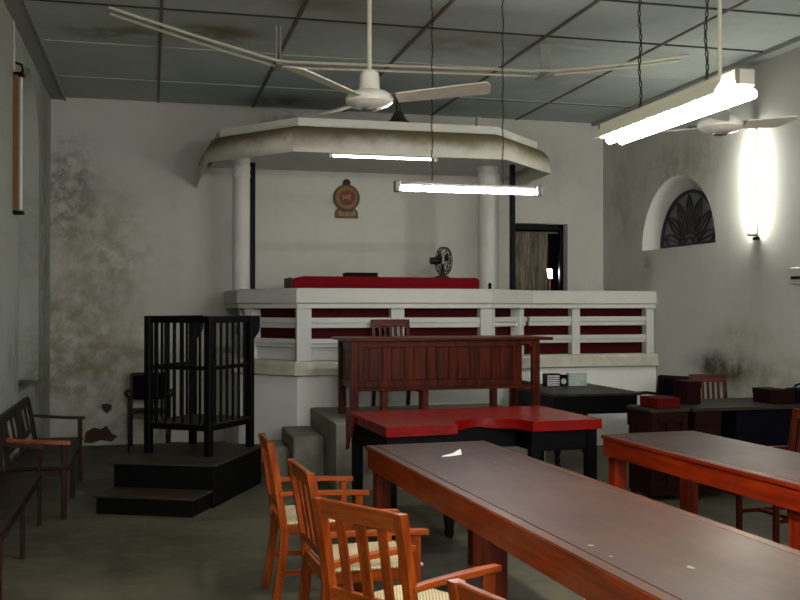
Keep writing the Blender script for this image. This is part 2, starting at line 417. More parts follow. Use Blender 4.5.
# ------------------------------------------------------------------ judges' platform
BP = [(.92, YB-.012), (.955, 10.62), (1.45, 9.95), (3.45, 9.95), (4.20, 10.69), (XR-.004, 10.69)]
inw = 1      # walking left->right the inside lies on the left
pf = thing('raised_platform', 'white limewashed platform with stained ledge carrying the railed judges bench', 'platform', (0, 0, 0))
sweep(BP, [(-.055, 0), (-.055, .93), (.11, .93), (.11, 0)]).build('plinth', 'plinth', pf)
sweep(BP, [(-.10, .915), (-.115, .925), (-.115, 1.035), (-.09, 1.062), (.12, 1.062), (.12, .915)]).build('ledge', 'ledge', pf)
fl = MB(); IN = offset_line(BP, .10)
fl.prism([(p.x, p.y) for p in IN] + [(XR-.01, YB-.012), (IN[0].x, YB-.012)], .5, .62); fl.build('deck', 'dais', pf)

bal = thing('balustrade', 'white limewashed balustrade with dark red cloth behind its rails around the bench', 'balustrade', (0, 0, 1.062))
def up(mb): 
    bmesh.ops.translate(mb.bm, vec=(0, 0, -1.062), verts=mb.bm.verts); return mb
up(sweep(BP, [(-.055, 1.598), (-.055, 1.64), (-.075, 1.655), (-.075, 1.785), (-.06, 1.80), (.13, 1.80), (.14, 1.79), (.14, 1.60)])).build('cap_rail', 'cap', bal)
up(sweep(BP, [(.115, 1.064), (.115, 1.597), (.125, 1.597), (.125, 1.064)])).build('cloth_lining', 'maroon', bal)
def seg_pt(i, s_, off):
    a, b = Vector(BP[i]), Vector(BP[i+1]); t = (b-a).normalized(); nrm = Vector((-t.y, t.x)); return a+t*s_+nrm*off, t
def post(i, s_, wd):
    c, t = seg_pt(i, s_, .035); ang = math.atan2(t.y, t.x)
    up(bx(c.x-wd/2, c.x+wd/2, c.y-.06, c.y+.06, 1.064, 1.598, .004, rz=ang, piv=(c.x, c.y, 0))).build('post', 'white', bal)
segL = [(Vector(BP[i+1])-Vector(BP[i])).length for i in range(5)]
for i, s_, wd in ((0, 1.2, .1), (1, .10, .13), (2, .045, .15), (2, 1.02, .14), (2, 1.985, .13), (3, .84, .11), (4, .59, .10), (4, 1.54, .10), (3, .12, .05)): post(i, s_, wd)
for i in range(5):
    for za, zb in ((1.395, 1.50), (1.195, 1.285)):
        m = MB()
        for (o0, o1, a, b) in ((-.005, .07, (za+zb)/2-.003, zb), (.012, .07, za, (za+zb)/2+.003)):
            p, t = seg_pt(i, .02, (o0+o1)/2); q, t = seg_pt(i, segL[i]-.02, (o0+o1)/2)
            m.beam((p.x, p.y, (a+b)/2), (q.x, q.y, (a+b)/2), o1-o0, b-a, .004)
        up(m).build('rail', 'white', bal)
    if i in (0, 1, 2):
        p, t = seg_pt(i, .02, .055); q, t = seg_pt(i, segL[i]-.02, .055)
        up(MB().beam((p.x, p.y, 1.118), (q.x, q.y, 1.118), .03, .105, .003).beam((p.x, p.y, 1.178), (q.x, q.y, 1.178), .055, .022, .003)).build('infill_board', 'white', bal)

jd = thing('judges_desk', 'long judges desk topped with bright crimson cloth behind the white balustrade', 'desk', (2.52, 10.95, .623))
bx(-1.0, 1.05, -.28, .3, 0, 1.19, .005).build('desk_body', 'desk_x', jd)
m = MB(); m.prism([(-1.045, 1.05), (-1.045, 1.27), (-1.03, 1.29), (-.93, 1.322), (1.04, 1.316), (1.075, 1.29), (1.075, 1.05)], -.33, .33, Matrix(((1, 0, 0, 0), (0, 0, -1, 0), (0, 1, 0, 0), (0, 0, 0, 1))), .01)
m.build('cloth_cover', 'crimson', jd)
bx(-1.056, -1.047, -.3, .3, 1.0, 1.31, .003).build('end_board', 'brown_strip', jd)

bk = thing('closed_book', 'dark closed book lying on the crimson cloth of the judges desk', 'book', (2.27, 10.85, 1.948))
bx(-.18, .18, -.12, .12, 0, .008, .002).box(-.18, .18, -.12, .12, .036, .044, .002).box(-.18, -.172, -.12, .12, 0, .044, .002).build('cover', 'file_brown', bk)
bx(-.17, .172, -.112, .112, .0085, .0355, .001).build('pages', 'file_brown', bk)

# table fan on the judges desk
tf = thing('table_fan', 'black table fan turned sideways on the crimson judges desk', 'fan', (3.235, 10.9, 1.948), R(12))
MB().lathe([(.085, 0), (.085, .012), (.05, .026), (.016, .032), (.013, .14), (.02, .15)]).build('stand', 'blackplastic', tf)
FX = Matrix.Rotation(R(90), 4, 'Y')
MB().lathe([(.012, -.15), (.04, -.145), (.046, -.08), (.035, -.02)], (0, 0, .19), 16, FX).build('motor', 'blackplastic', tf)
cg = MB()
for rr, xx in ((.16, .02), (.158, .045), (.158, -.005), (.12, .065), (.12, -.03), (.07, .078), (.07, -.045), (.03, .082)):
    cg.tube([(xx, rr*math.cos(2*PI*i/24), .19+rr*math.sin(2*PI*i/24)) for i in range(24)], .0035 if rr < .158 else .006, 5, True)
for i in range(16):
    a = 2*PI*i/16
    cg.tube([(x, r*math.cos(a), .19+r*math.sin(a)) for r, x in ((.03, .082), (.07, .078), (.12, .065), (.158, .045), (.16, .02), (.158, -.005), (.12, -.03), (.07, -.045), (.03, -.05))], .0022, 4)
cg.build('cage', 'blackplastic', tf)
for i in range(3):
    b = MB(); a0 = 2*PI*i/3; pl = []
    for j in range(9):
        u = j/8; pl.append((.025+.115*u, a0-.15-.25*math.sin(PI*u)))
    for j in range(8, -1, -1):
        u = j/8; pl.append((.025+.115*u, a0+.15+.45*math.sin(PI*u*.9)))
    b.prism([(r*math.cos(a), r*math.sin(a)) for r, a in pl], .012, .016, Matrix.Translation((0, 0, .19)) @ FX); b.build('blade', 'blackplastic', tf)

kn = MB().lathe([(.018, 0), (.022, .01), (.014, .03), (.022, .045), (.016, .06), (.004, .07)], (3.50, 10.0, 1.80), 12)
tag(kn.build('small_stopper', 'black'), 'tiny dark turned stopper standing on the balustrade beside the right pillar', 'ornament')

# pillars and poles
for nm, x, r_, lab in (('round_pillar', .977, .098, 'slender round white pillar beside the narrow black pole, nearest the damp-stained wall'), ('round_pillar', 3.905, .128, 'thick round white pillar with ringed capital next to the curtained doorway')):
    zb = 1.803 if x < 2 else .623; dz = zb-.622
    o = thing(nm, lab, 'pillar', (x, 11.2, zb), 0, 'pillars under the canopy'); o['kind'] = 'thing'
    MB().lathe([(r_*1.02, 0), (r_*1.02, .05), (r_, .06), (r_*.97, 2.44-dz)], n=32).build('shaft', 'pillar', o)
    MB().lathe([(r_*.97, 2.44-dz), (r_*1.05, 2.445-dz), (r_*1.05, 2.475-dz), (r_*.99, 2.48-dz), (r_*.99, 2.525-dz), (r_*1.05, 2.53-dz), (r_*1.05, 2.56-dz), (r_*1.0, 2.565-dz), (r_*1.0, 2.605-dz), (r_*1.06, 2.61-dz), (r_*1.06, 2.655-dz), (.01, 2.655-dz)], n=32).build('capital', 'pillar', o)
for x, y, lab in ((1.134, 11.5, 'narrow black pole standing beside the slender white pillar'), (4.10, 10.92, 'narrow black pole standing between the thick pillar and the doorway')):
    m = bx(x-.028, x+.028, y-.028, y+.028, .623, 3.277, .004)
    tag(m.build('canopy_pole', 'pole'), lab, 'pole', 'poles under the canopy')

# canopy
CP = [(.505, YB-.002), (.56, 10.72), (1.36, 9.75), (3.60, 9.75), (4.47, 10.64), (4.60, YB-.002)]
cn = thing('canopy', 'white angular canopy with brown-stained curved skirt over the judges bench', 'canopy', (0, 0, 0))
prof = [(.165, 3.435), (.12, 3.425), (.075, 3.395), (.04, 3.35), (.018, 3.29), (.005, 3.22), (0, 3.15), (.022, 3.15), (.028, 3.22), (.042, 3.285), (.062, 3.335), (.092, 3.372), (.13, 3.397), (.185, 3.405), (.185, 3.435)]
sk = sweep(CP, prof); sk.bm.verts.ensure_lookup_table()
for v in sk.bm.verts:
    if v.co.x < .8 and v.co.y > 11.9 and v.co.z < 3.42: v.co.z -= .11*(3.43-v.co.z)/.28
sk.build('curved_skirt', 'cove', cn, 50)
sweep(CP, [(.15, 3.436), (.15, 3.52), (.25, 3.52), (.25, 3.436)]).build('fascia', 'fascia', cn)
m = MB(); IN = offset_line(CP, .17); m.prism([(p.x, p.y) for p in IN] + [], 3.28, 3.40); m.build('soffit', 'white', cn)
m = MB(); IN = offset_line(CP, .24); m.prism([(p.x, p.y) for p in IN], 3.44, 3.49); m.build('top_deck', 'white', cn)

bl = thing('bell_fitting', 'dark bell shaped fitting standing on top of the canopy behind the fan', 'bell', (2.50, 10.02, 3.52))
MB().lathe([(.135, 0), (.13, .014), (.095, .035), (.07, .07), (.05, .115), (.035, .13)]).build('bell', 'bell', bl)
MB().lathe([(.028, .112), (.028, .30), (.04, .305), (.04, .33), (.01, .335)], n=12).build('neck', 'bell', bl)
eb = bx(3.335, 3.39, 9.93, 9.99, 3.52, 3.62, .004); tag(eb.build('junction_box', 'cornice'), 'small grey box standing on the canopy top at its far corner from the benches', 'box')

# emblem
em = thing('wall_emblem', 'gilded round crest with red centre on the white wall below the canopy', 'emblem', (2.34, YB-.001, 2.712))
WM = Matrix(((1, 0, 0, 0), (0, 0, -1, 0), (0, 1, 0, 0), (0, 0, 0, 1)))
MB().prism([(-.145, 0), (.145, 0), (.142, .075), (.115, .11), (.085, .13), (-.085, .13), (-.115, .11), (-.142, .075)], 0, .03, WM, .004).build('base', 'darkgold', em)
f = MB()
for sx in (-1, 1): f.prism([(sx*.035, .02), (sx*.11, .03), (sx*.10, .09), (sx*.05, .07)], .03, .04, WM)
f.prism([(-.03, .02), (.03, .02), (.03, .06), (0, .085), (-.03, .06)], .03, .042, WM); f.build('base_ornament', 'gold', em)
c = (0, 0, .25)
WL = Matrix.Rotation(R(90), 4, 'X')
MB().lathe([(.165, 0), (.165, .03), (.155, .038), (.14, .038)], c, 40, WL).build('rim', 'darkgold', em)
f = MB().lathe([(.138, .03), (.136, .044), (.10, .044), (.098, .032)], c, 40, WL)
for i in range(16):
    a = 2*PI*i/16; f.lathe([(.016, 0), (.016, .05), (.008, .054)], (.118*math.cos(a), 0, .25+.118*math.sin(a)), 8, WL)
f.build('petal_ring', 'gold', em)
MB().lathe([(.097, .03), (.097, .042), (.01, .042)], c, 32, WL).build('field', 'redpaint', em)
f = MB(); f.prism([(-.05, -.035), (-.035, -.035), (-.03, -.01), (.02, -.012), (.025, -.035), (.04, -.035), (.042, .01), (.055, .035), (.035, .05), (.02, .03), (-.035, .02), (-.05, .04), (-.062, .03), (-.052, .0)], .04, .05, Matrix.Translation(c) @ WM); f.build('animal_figure', 'gold', em)
f = MB().lathe([(.047, 0), (.047, .03), (.03, .038), (.02, .03), (.012, .036)], (0, 0, .435), 20, WL); f.box(-.03, .03, -.03, 0, .385, .41, .003); f.build('top_disc', 'darkgold', em)

# curtain in the doorway
cu = MB(); n = 60; r0 = []; r1 = []
for i in range(n+1):
    u = i/n; x = DX0+.06+.53*u
    y = YB+.22+.028*math.sin(u*2*PI*6.3+.6*math.sin(u*9))
    r0.append((x*1.0, y, DZ1-.10)); r1.append((DX0+.06+.49*u, y+.02*math.sin(u*31), DZ0+.03))
for i in range(n): cu.quad(r0[i], r0[i+1], r1[i+1], r1[i])
bmesh.ops.remove_doubles(cu.bm, verts=cu.bm.verts, dist=1e-5)
o = thing('door_curtain', 'brownish folded curtain hanging in the dark doorway', 'curtain', (0, 0, 0))
cu.build('cloth', 'curtain', o, 60)
MB().tube([(DX0+.05, YB+.225, DZ1-.10), (DX1-.04, YB+.225, DZ1-.10)], .012, 8).build('rod', 'metal', o)
lp = thing('doorway_glow', 'small glowing block standing in for the bright spot in the dark doorway beside the curtain', 'bright spot', (5.19, YB+.36, .622))  # glowing block added for the doorway's bright spot, no known fitting there
MB().lathe([(.06, 0), (.06, .012), (.018, .02), (.018, 1.37), (.024, 1.375)], n=12).build('stand', 'bench_o', lp)  # post coloured like a door leaf edge catching light
bx(-.055, .03, -.025, .025, 1.43, 1.50, .012).box(-.01, .03, -.02, .02, 1.375, 1.43, .004).build('glow_block', 'glow', lp)

# ------------------------------------------------------------------ ceiling fittings
def blade_mb(r0, r1, w0, w1, cut=.0):
    m = MB(); n = 8; top = []; bot = []
    L = []
    for i in range(n+1):
        u = i/n; L.append((r0+(r1-r0)*u, -(w0+(w1-w0)*u)/2))
    for k in range(1, 5): 
        a = PI*k/5; L.append((r1+.03*math.sin(a)-cut*(.5-.5*math.cos(a)), -w1/2*math.cos(a)))
    for i in range(n, -1, -1):
        u = i/n; L.append((r0+(r1-cut-r0)*u, (w0+(w1-w0)*u)/2))
    m.prism(L, -.004, .004); return m
def ceiling_fan(loc, angs, rad, rod_top, label, cut=0, pitch=-13):
    o = thing('ceiling_fan', label, 'fan', loc, 0, 'ceiling fans')
    h = rod_top-loc[2]
    MB().tube([(0, 0, .06), (0, 0, h-.05)], .014, 10).build('down_rod', 'pvc', o)
    MB().lathe([(.014, h-.11), (.03, h-.10), (.055, h-.02), (.055, h-.001)], n=20).build('ceiling_cup', 'fanwhite', o)
    MB().lathe([(.014, .19), (.03, .185), (.052, .172), (.060, .155), (.063, .075), (.07, .06)], n=28).build('motor_neck', 'fanwhite', o)
    MB().lathe([(.07, .062), (.11, .05), (.138, .03), (.147, .008), (.142, -.014), (.118, -.034), (.08, -.046), (.05, -.05)], n=36).build('motor_housing', 'fanwhite', o)
    MB().lathe([(.05, -.05), (.046, -.062), (.02, -.068), (.008, -.068)], n=24).build('bottom_cap', 'metal', o)
    for a in angs:
        b = blade_mb(.17, rad, .125, .16, cut); mt = Matrix.Rotation(a, 4, 'Z') @ Matrix.Rotation(R(-4.5), 4, 'Y') @ Matrix.Rotation(R(pitch), 4, 'X')
        bmesh.ops.transform(b.bm, matrix=mt, verts=b.bm.verts); bo = b.build('blade', 'blade', o)
        k = MB(); k.prism([(.12, -.025), (.20, -.04), (.25, -.02), (.25, .02), (.20, .04), (.12, .025)], .004, .012, mt); k.build('blade_bracket', 'metal', bo)
    return o
ceiling_fan((1.285, 5.88, 2.862), [R(a) for a in (222, 338, 100)], .71, ZC, 'cream three-bladed ceiling fan on a long rod in front of the canopy')
ceiling_fan((3.63, 5.80, 2.80), [R(a) for a in (352, 236, 112)], .50, ZC, 'ceiling fan partly hidden behind the large hanging tube light', .08, -14)

def chain(x, y, z0, z1, name='chain'):
    m = MB(); n = int((z1-z0)/.026); 
    for i in range(n):
        z = z0+(z1-z0)*(i+.5)/n; a = (i % 2)*PI/2; px = x+.004*math.sin(i*.7)
        m.tube([(px+.0055*math.cos(t)*math.cos(a), y+.0055*math.cos(t)*math.sin(a), z+.016*math.sin(t)) for t in [2*PI*k/8 for k in range(8)]], .0030, 4, True)
    return m
# long tube fitting facing the room
X0, X1, FY, FZ = 1.808, 2.958, 7.30, 2.530
tl = thing('hanging_tube_light', 'thin lit fluorescent tube hung on two chains in front of the bench', 'light', ((X0+X1)/2, FY, FZ), 0, 'hanging tube lights')
hl = (X1-X0)/2
bx(-hl, hl, -.02, .03, .0, .03, .005).build('batten', 'metal', tl)
MB().tube([(-hl+.045, -.015, -.022), (hl-.045, -.015, -.022)], .018, 14).build('tube', 'tube_cool', tl)
for s_ in (-1, 1): bx(s_*hl-.022, s_*hl+.022, -.04, .02, -.05, .035, .006).build('lamp_holder', 'metal', tl)
for xx in (-.295, .28): chain(xx, 0, .045, ZC-FZ).build('chain', 'chain', tl)
# big trough fitting
BX, BY0, BY1, BZ = 2.10, 3.19, 4.33, 2.455
bt = thing('trough_tube_light', 'large lit fluorescent trough light hanging near the wall with the arched grille', 'light', (BX, (BY0+BY1)/2, BZ), 0, 'hanging tube lights')
hl = (BY1-BY0)/2
bx(-.035, .035, -hl, hl, -.047, .02, .004).build('batten', 'hood', bt)
m = MB()
for s_ in (-1, 1):
    pass
    m.prism([(s_*.034, .0), (s_*.066, -.052), (s_*.062, -.055), (s_*.031, -.006)], -hl+.10, hl-.0, Matrix(((1, 0, 0, 0), (0, 0, 1, 0), (0, 1, 0, 0), (0, 0, 0, 1))))
m.build('reflector', 'hood', bt)
for s_ in (-1, 1): MB().tube([(s_*.03, -hl+.0, -.072), (s_*.03, hl-.10, -.072)], .019, 14).build('tube', 'tube', bt)
for s_ in (-1, 1): bx(-.04, .04, s_*hl-.012, s_*hl+.012, -.05, .024, .01).build('lamp_holder', 'metal', bt)
for yy in (-.31, .23): chain(0, yy, .02, ZC-BZ).build('chain', 'chain', bt)
# unseen tube fittings added behind the camera for front fill light
for ox, lb in ((.7, 'added unseen fill tube light behind the camera, on the damp wall side'), (3.6, 'added unseen fill tube light behind the camera, on the arched grille side')):
    ot = thing('hanging_tube_light', lb, 'light', (ox, -1.3, 2.85), 0, 'hanging tube lights')
    bx(-.63, .63, -.02, .03, 0, .045, .005).build('batten', 'metal', ot)
    for s_ in (-1, 1): MB().tube([(-.58, s_*.03, -.022), (.58, s_*.03, -.022)], .021, 12).build('tube', 'tube_fill', ot)
    for xx in (-.31, .31): chain(xx, 0, .045, ZC-2.85).build('chain', 'chain', ot)
# canopy tube
ct = thing('canopy_tube_light', 'slim lit tube light fixed under the canopy soffit', 'light', (2.43, 10.4, 3.279))
bx(-.60, .60, -.02, .02, -.045, 0, .004).build('batten', 'cream', ct)
MB().tube([(-.55, -.0, -.058), (.535, 0, -.058)], .011, 12).build('tube', 'tube_dim', ct)
for s_ in (-1, 1): bx(s_*.59-.012, s_*.59+.012, -.02, .02, -.08, -.0, .004).build('lamp_holder', 'cream', ct)
# wall tube on the right wall
wt = thing('wall_tube_light', 'bright upright fluorescent tube on the wall beside the arched grille', 'light', (XR, 8.62, 2.30))
bx(-.045, 0, -.02, .02, .03, 1.07, .004).build('batten', 'cream', wt)
MB().tube([(-.068, 0, .05), (-.068, 0, 1.05)], .021, 14).build('tube', 'tube_hot', wt)
for z in (.02, 1.08): bx(-.095, 0, -.026, .026, z-.012, z+.012, .006).build('lamp_holder', 'metal', wt)
bx(-.03, 0, -.05, .03, -.03, .0, .003).build('terminal', 'black', wt)
# unlit tube on the left wall
ut = thing('unlit_tube_light', 'unlit upright tube light with rusty batten on the damp side wall', 'light', (XL, 8.88, 2.40))
bx(0, .04, -.05, .0, .02, 1.18, .004).build('batten', 'rust', ut)
MB().tube([(.058, .01, .03), (.058, .01, 1.15)], .014, 12).build('tube', 'offtube', ut)
bx(0, .085, -.055, .045, -.012, .016, .005).build('mount', 'black', ut)
m = MB(); m.box(0, .085, -.05, .04, 1.155, 1.185, .005); m.tube([(.04, .02, 1.18), (.07, .03, 1.21), (.06, .02, 1.26), (.01, 0, 1.27)], .012, 7); m.build('lamp_holder', 'black', ut)
MB().tube([(.008, -.03, 1.18), (.008, -.06, 1.6), (.008, -.05, ZC-2.40-.03)], .008, 6).build('wire', 'pvc', ut)

# suspended conduit
cd = thing('electrical_conduit', 'pair of pale conduit pipes slung below the ceiling across the hall', 'conduit', (0, 0, 0))
for dy, dz in ((0, 0), (.19, 0)):
    MB().tube([(-.34, 8.32+dy*.9, ZC-.008), (.4, 8.45+dy, 3.87+dz), (1.04, 8.45+dy, 3.715+dz), (1.2, 8.45+dy, 3.71+dz), (3.4, 8.45+dy, 3.765+dz), (3.55, 8.45+dy, 3.775+dz), (4.3, 8.5+dy, 3.895+dz), (5.02, 8.55+dy, ZC-.008)], .0135, 8).build('pipe', 'pvc', cd)
for x, z, wd in ((1.06, 3.69, .05), (3.53, 3.745, .10)):
    m = MB().box(x-wd/2, x-wd/2+.016, 8.53, 8.56, z, ZC, .003).box(x+wd/2-.016, x+wd/2, 8.53, 8.56, z, ZC, .003).box(x-wd/2, x+wd/2, 8.41, 8.68, z-.016, z+.001, .003)
    if wd > .08: m = MB().box(x-wd/2, x+wd/2, 8.53, 8.55, z, ZC, .003).box(x-wd/2, x+wd/2, 8.42, 8.67, z-.016, z+.001, .003)
    m.build('hanger', 'cornice', cd)

# switch box on the right wall
sw = thing('switch_box', 'small grey switch box on the wall below the lit upright tube', 'switch', (XR, 7.96, 1.82))
bx(-.03, 0, -.09, .09, 0, .155, .006).build('plate', 'switch', sw)
bx(-.045, -.028, -.06, .07, .045, .075, .004).build('rocker', 'black', sw)

# ------------------------------------------------------------------ dais, steps, clerk's desk
ds = tag(bx(1.55, 3.50, 8.45, 9.885, 0, .60, .015, seg=2).build('cement_dais', 'dais'), 'grey worn cement dais carrying the carved clerk desk', 'dais')
tag(bx(1.26, 1.547, 9.02, 9.86, 0, .42, .012).build('cement_step', 'dais'), 'taller dark cement step abutting the grey dais', 'step', 'steps up to the dais')
tag(bx(1.09, 1.257, 9.3, 9.86, 0, .29, .012).build('cement_step', 'dais'), 'lower cement step below the taller one beside the dais', 'step', 'steps up to the dais')

ck = thing('clerk_desk', 'tall mahogany desk with carved panel front standing on the grey dais', 'desk', (2.61, 8.93, .602))
hw, hd, H = .86, .285, .70
bx(-.955, 1.02, -.34, .34, .70, .728, .006).build('desk_top', 'desk_x', ck)
for sx in (-1, 1):
    for sy in (-1, 1):
        x = sx*hw; y = sy*hd
        bx(x-.035, x+.035, y-.035, y+.035, 0, .70, .005).build('leg', 'desk_z', ck)
for x in (-.58, -.2, .46): bx(x-.03, x+.03, -.28, -.22, 0, .285, .004).build('leg', 'desk_z', ck)
px0, px1 = -.825, .72
m = bx(px0, px1, -.30, -.285, .285, .70, .003)
m.box(px0, px1, -.312, -.29, .285, .345, .004).box(px0, px1, -.312, -.29, .645, .70, .004)
nP = 7; st = (px1-px0)/nP
m.box(px0, px0+.05, -.312, -.29, .33, .66, .004).box(px1-.05, px1, -.312, -.29, .33, .66, .004)
m.build('front_panel', 'desk_z', ck)
for i in range(nP):
    x = px0+.05+(px1-px0-.1)*(i+.5)/nP
    bx(x-.058, x+.058, -.309, -.296, .35, .64, .006).box(x+.066, x+.088, -.311, -.296, .345, .645, .004).build('carved_panel', 'desk_z', ck)
bx(px0, hw, -.30, -.25, .255, .29, .003).build('bottom_rail', 'desk_x', ck)
m = bx(-hw-.012, -hw+.012, -.25, .25, .27, .33, .003).box(-hw-.012, -hw+.012, -.25, .25, .62, .70, .003)
for yy in (-.15, -.05, .05, .15): m.box(-hw-.01, -hw+.01, yy-.035, yy+.035, .32, .63, .003)
m.build('side_panel', 'desk_y', ck)
bx(hw-.012, hw+.012, -.25, .25, .255, .30, .003).box(hw-.012, hw+.012, -.25, .25, .64, .70, .003).build('side_rail', 'desk_y', ck)
bx(-.83, .83, .27, .295, .58, .70, .003).build('back_rail', 'desk_x', ck)
for sx in (.735, .80): 
    pass
m = MB(); m.prism([(.70, .70), (.824, .70), (.824, .61), (.80, .655), (.775, .668), (.745, .665), (.72, .648), (.70, .60)], .29, .305, Matrix(((1, 0, 0, 0), (0, 0, -1, 0), (0, 1, 0, 0), (0, 0, 0, 1))), .002); m.build('corner_bracket', 'desk_x', ck)

# ------------------------------------------------------------------ slat back armchair (faces local +X, base at floor)
def make_chair(name, label, cat, group, wm=('wood_x', 'wood_y', 'wood_z'), seat='cane', nslat=3):
    o = thing(name, label, cat, (0, 0, 0), 0, group); X, Y, Z = wm
    bk_x = lambda z: -.235-.075*max(0, (z-.40)/.48)**1.2 - .05*max(0, (.40-z)/.40)**1.5
    for s_ in (-1, 1):
        y = s_*.215; m = MB(); zs = [0, .1, .2, .3, .4, .5, .6, .7, .8, .88]
        rs = []
        for z in zs:
            hx = .019 if z > .45 else .0215; c = bk_x(z)
            rs.append([(c-hx, y-.019, z), (c+hx, y-.019, z), (c+hx, y+.019, z), (c-hx, y+.019, z)])
        m.rings(rs); m.build('leg', Z, o, 25)
        m = MB().box(.150, .188, y*1.05-.018, y*1.05+.018, 0, .585, .004); m.build('leg', Z, o)
        m = MB(); pts = [(-.262, .610), (-.12, .612), (.06, .606), (.15, .602), (.225, .598)]; hwid = [.015, .017, .021, .022, .019]
        m.rings([[(x, y*1.05-h, z-.013), (x, y*1.05+h, z-.013), (x, y*1.05+h, z+.009), (x, y*1.05-h, z+.009)] for (x, z), h in zip(pts, hwid)]); m.build('armrest', X, o)
        bx(-.22, .16, y-.012, y+.012, .39, .445, .003).build('seat_rail', X, o)
        bx(-.24, .16, y-.010, y+.010, .17, .198, .003).build('stretcher', X, o)
    bx(.155, .183, -.205, .205, .39, .445, .003).build('seat_rail', Y, o); bx(-.245, -.222, -.205, .205, .39, .445, .003).build('seat_rail', Y, o)
    bx(.0, .022, -.215, .215, .172, .196, .003).build('stretcher', Y, o)
    m = bx(-.225, .205, -.232, .232, .443, .456, .004); m.build('seat', seat, o)
    m = MB(); xt = bk_x(.845); tl_ = .013
    m.beam((bk_x(.85), -.205, .845), (bk_x(.85), .205, .845), .022, .072, .004, up=(-.16, 0, 1)); m.build('top_rail', Y, o)
    m = MB().beam((bk_x(.515), -.205, .515), (bk_x(.515), .205, .515), .020, .045, .003, up=(-.16, 0, 1)); m.build('lower_rail', Y, o)
    for i in range(nslat):
        y = (i-(nslat-1)/2)*(.33/nslat); hw_ = (.026 if (i == nslat//2) else .022) if nslat < 4 else .016
        MB().beam((bk_x(.525), y, .525), (bk_x(.825), y, .825), hw_*2, .012, .002, up=(1, 0, 0)).build('slat', Z, o)
    return o
CG = 'slat-back armchairs along the long table'
chair = make_chair('slat_armchair', 'orange teak slat-back armchair standing nearest the dark railed dock, farthest along the table', 'chair', CG)
def put_chair(back, ang, label, z=0, first=False, src=None, group=CG, off=.305):
    x = back[0]+off*math.cos(R(ang)); y = back[1]+off*math.sin(R(ang))
    if first: chair.location = (x, y, z); chair.rotation_euler = (0, 0, R(ang)); return chair
    return dup(src or chair, (x, y, z), R(ang), label, group)
c2 = put_chair((.665, 4.49), 3, 'orange teak armchair seen edge-on, second of the row from the dark dock')
c3 = put_chair((.735, 3.545), 32, 'orange teak armchair turned to show its full three-slat back beside the long table')
c4 = put_chair((.85, 2.30), 17, 'teak chair back just showing at the bottom edge below the long table')
put_chair((.62, 5.50), 0, '', first=True)

dk = ('desk_x', 'desk_y', 'desk_z')
ch = make_chair('slat_chair', 'brown slat-back chair behind the carved clerk desk on the dais', 'chair', 'brown slat-back chairs', dk, 'cane', 5)
ch.scale = (1, .85, 1); ch.location = (2.375, 9.56, .602); ch.rotation_euler = (0, 0, R(-90))

# ------------------------------------------------------------------ long tables
def long_table(label, loc, rz, W=.775, w='tbl_'):
    """origin at far-left corner of the top at the floor; +x across, -y toward the viewer's end"""
    o = thing('long_table', label, 'table', loc, rz, 'long teak tables'); L, H = 3.95, .76
    m = bx(.055, W-.055, -L+.055, -.055, H-.025, H, .002); m.build('tabletop', 'top', o)
    m = bx(0, .055, -L, 0, H-.028, H-.001, .004).box(W-.055, W, -L, 0, H-.028, H-.001, .004).box(.055, W-.055, -.055, 0, H-.028, H-.001, .003).box(.055, W-.055, -L, -L+.055, H-.028, H-.001, .003)
    m.build('top_border', 'edge', o)
    for x0 in (-.003, W): bx(x0, x0+.003, -L, 0, H-.027, H-.004, .001).build('edge_strip', w+'y', o)
    for x0 in (.004, W-.034): bx(x0, x0+.03, -L+.02, -.02, H-.135, H-.0285, .002).build('apron', w+'y', o)
    for y0 in (-.05, -L+.02): bx(.043, W-.043, y0, y0+.03, H-.135, H-.027, .004).build('apron', w+'x', o)
    for x in (.080, W-.080):
        for y in (-.075, -L*.475, -L+.075):
            cx = x+.0 if x < .2 else x
            bx(cx-.045 if x < .2 else cx-.045, cx+.045, y-.045, y+.045, 0, H-.03, .005).build('leg', w+'z', o)
    return o
t1 = long_table('long teak table with dark worn top carrying a white paper scrap', (1.275, 5.93, 0), R(2.6))
t2 = long_table('long red-sided teak table with bare dull top, nearer the papers desk', (2.905, 6.07, 0), R(2.6), .70, 'tblr_')

def on_t1(x, y): 
    a = R(2.6); return (1.275+x*math.cos(a)-y*math.sin(a), 5.93+x*math.sin(a)+y*math.cos(a))
px_, py_ = on_t1(.36, -.57)
m = MB(); a = [(-.085, -.01, .001), (-.03, -.03, .004), (.05, -.035, .012), (.065, .02, .035), (.06, .05, .028), (.01, .03, .010), (-.05, .015, .003)]
m.bm.faces.new([m.bm.verts.new(p) for p in a]); m.bm.faces.new([m.bm.verts.new((p[0]*.97, p[1]*.97, p[2]+.004)) for p in a])
bmesh.ops.bridge_loops(m.bm, edges=[e for e in m.bm.edges])
o = m.build('paper_scrap', 'paper'); o.scale = (.82, .9, .9); o.location = (px_, py_, .7605); tag(o, 'crumpled white scrap of paper lying on the long table', 'paper')
def spot(u, w, r, lab):
    x, y = on_t1(u, w); m = MB(); random.seed(int(u*1000)+3)
    m.prism([(r*random.uniform(.6, 1.2)*math.cos(2*PI*i/10), r*random.uniform(.6, 1.2)*1.4*math.sin(2*PI*i/10)) for i in range(10)], 0, .0012)
    o = m.build('paint_fleck', 'fleck'); o.location = (x, y, .7602); tag(o, lab, 'fleck', 'pale flecks on the long table')

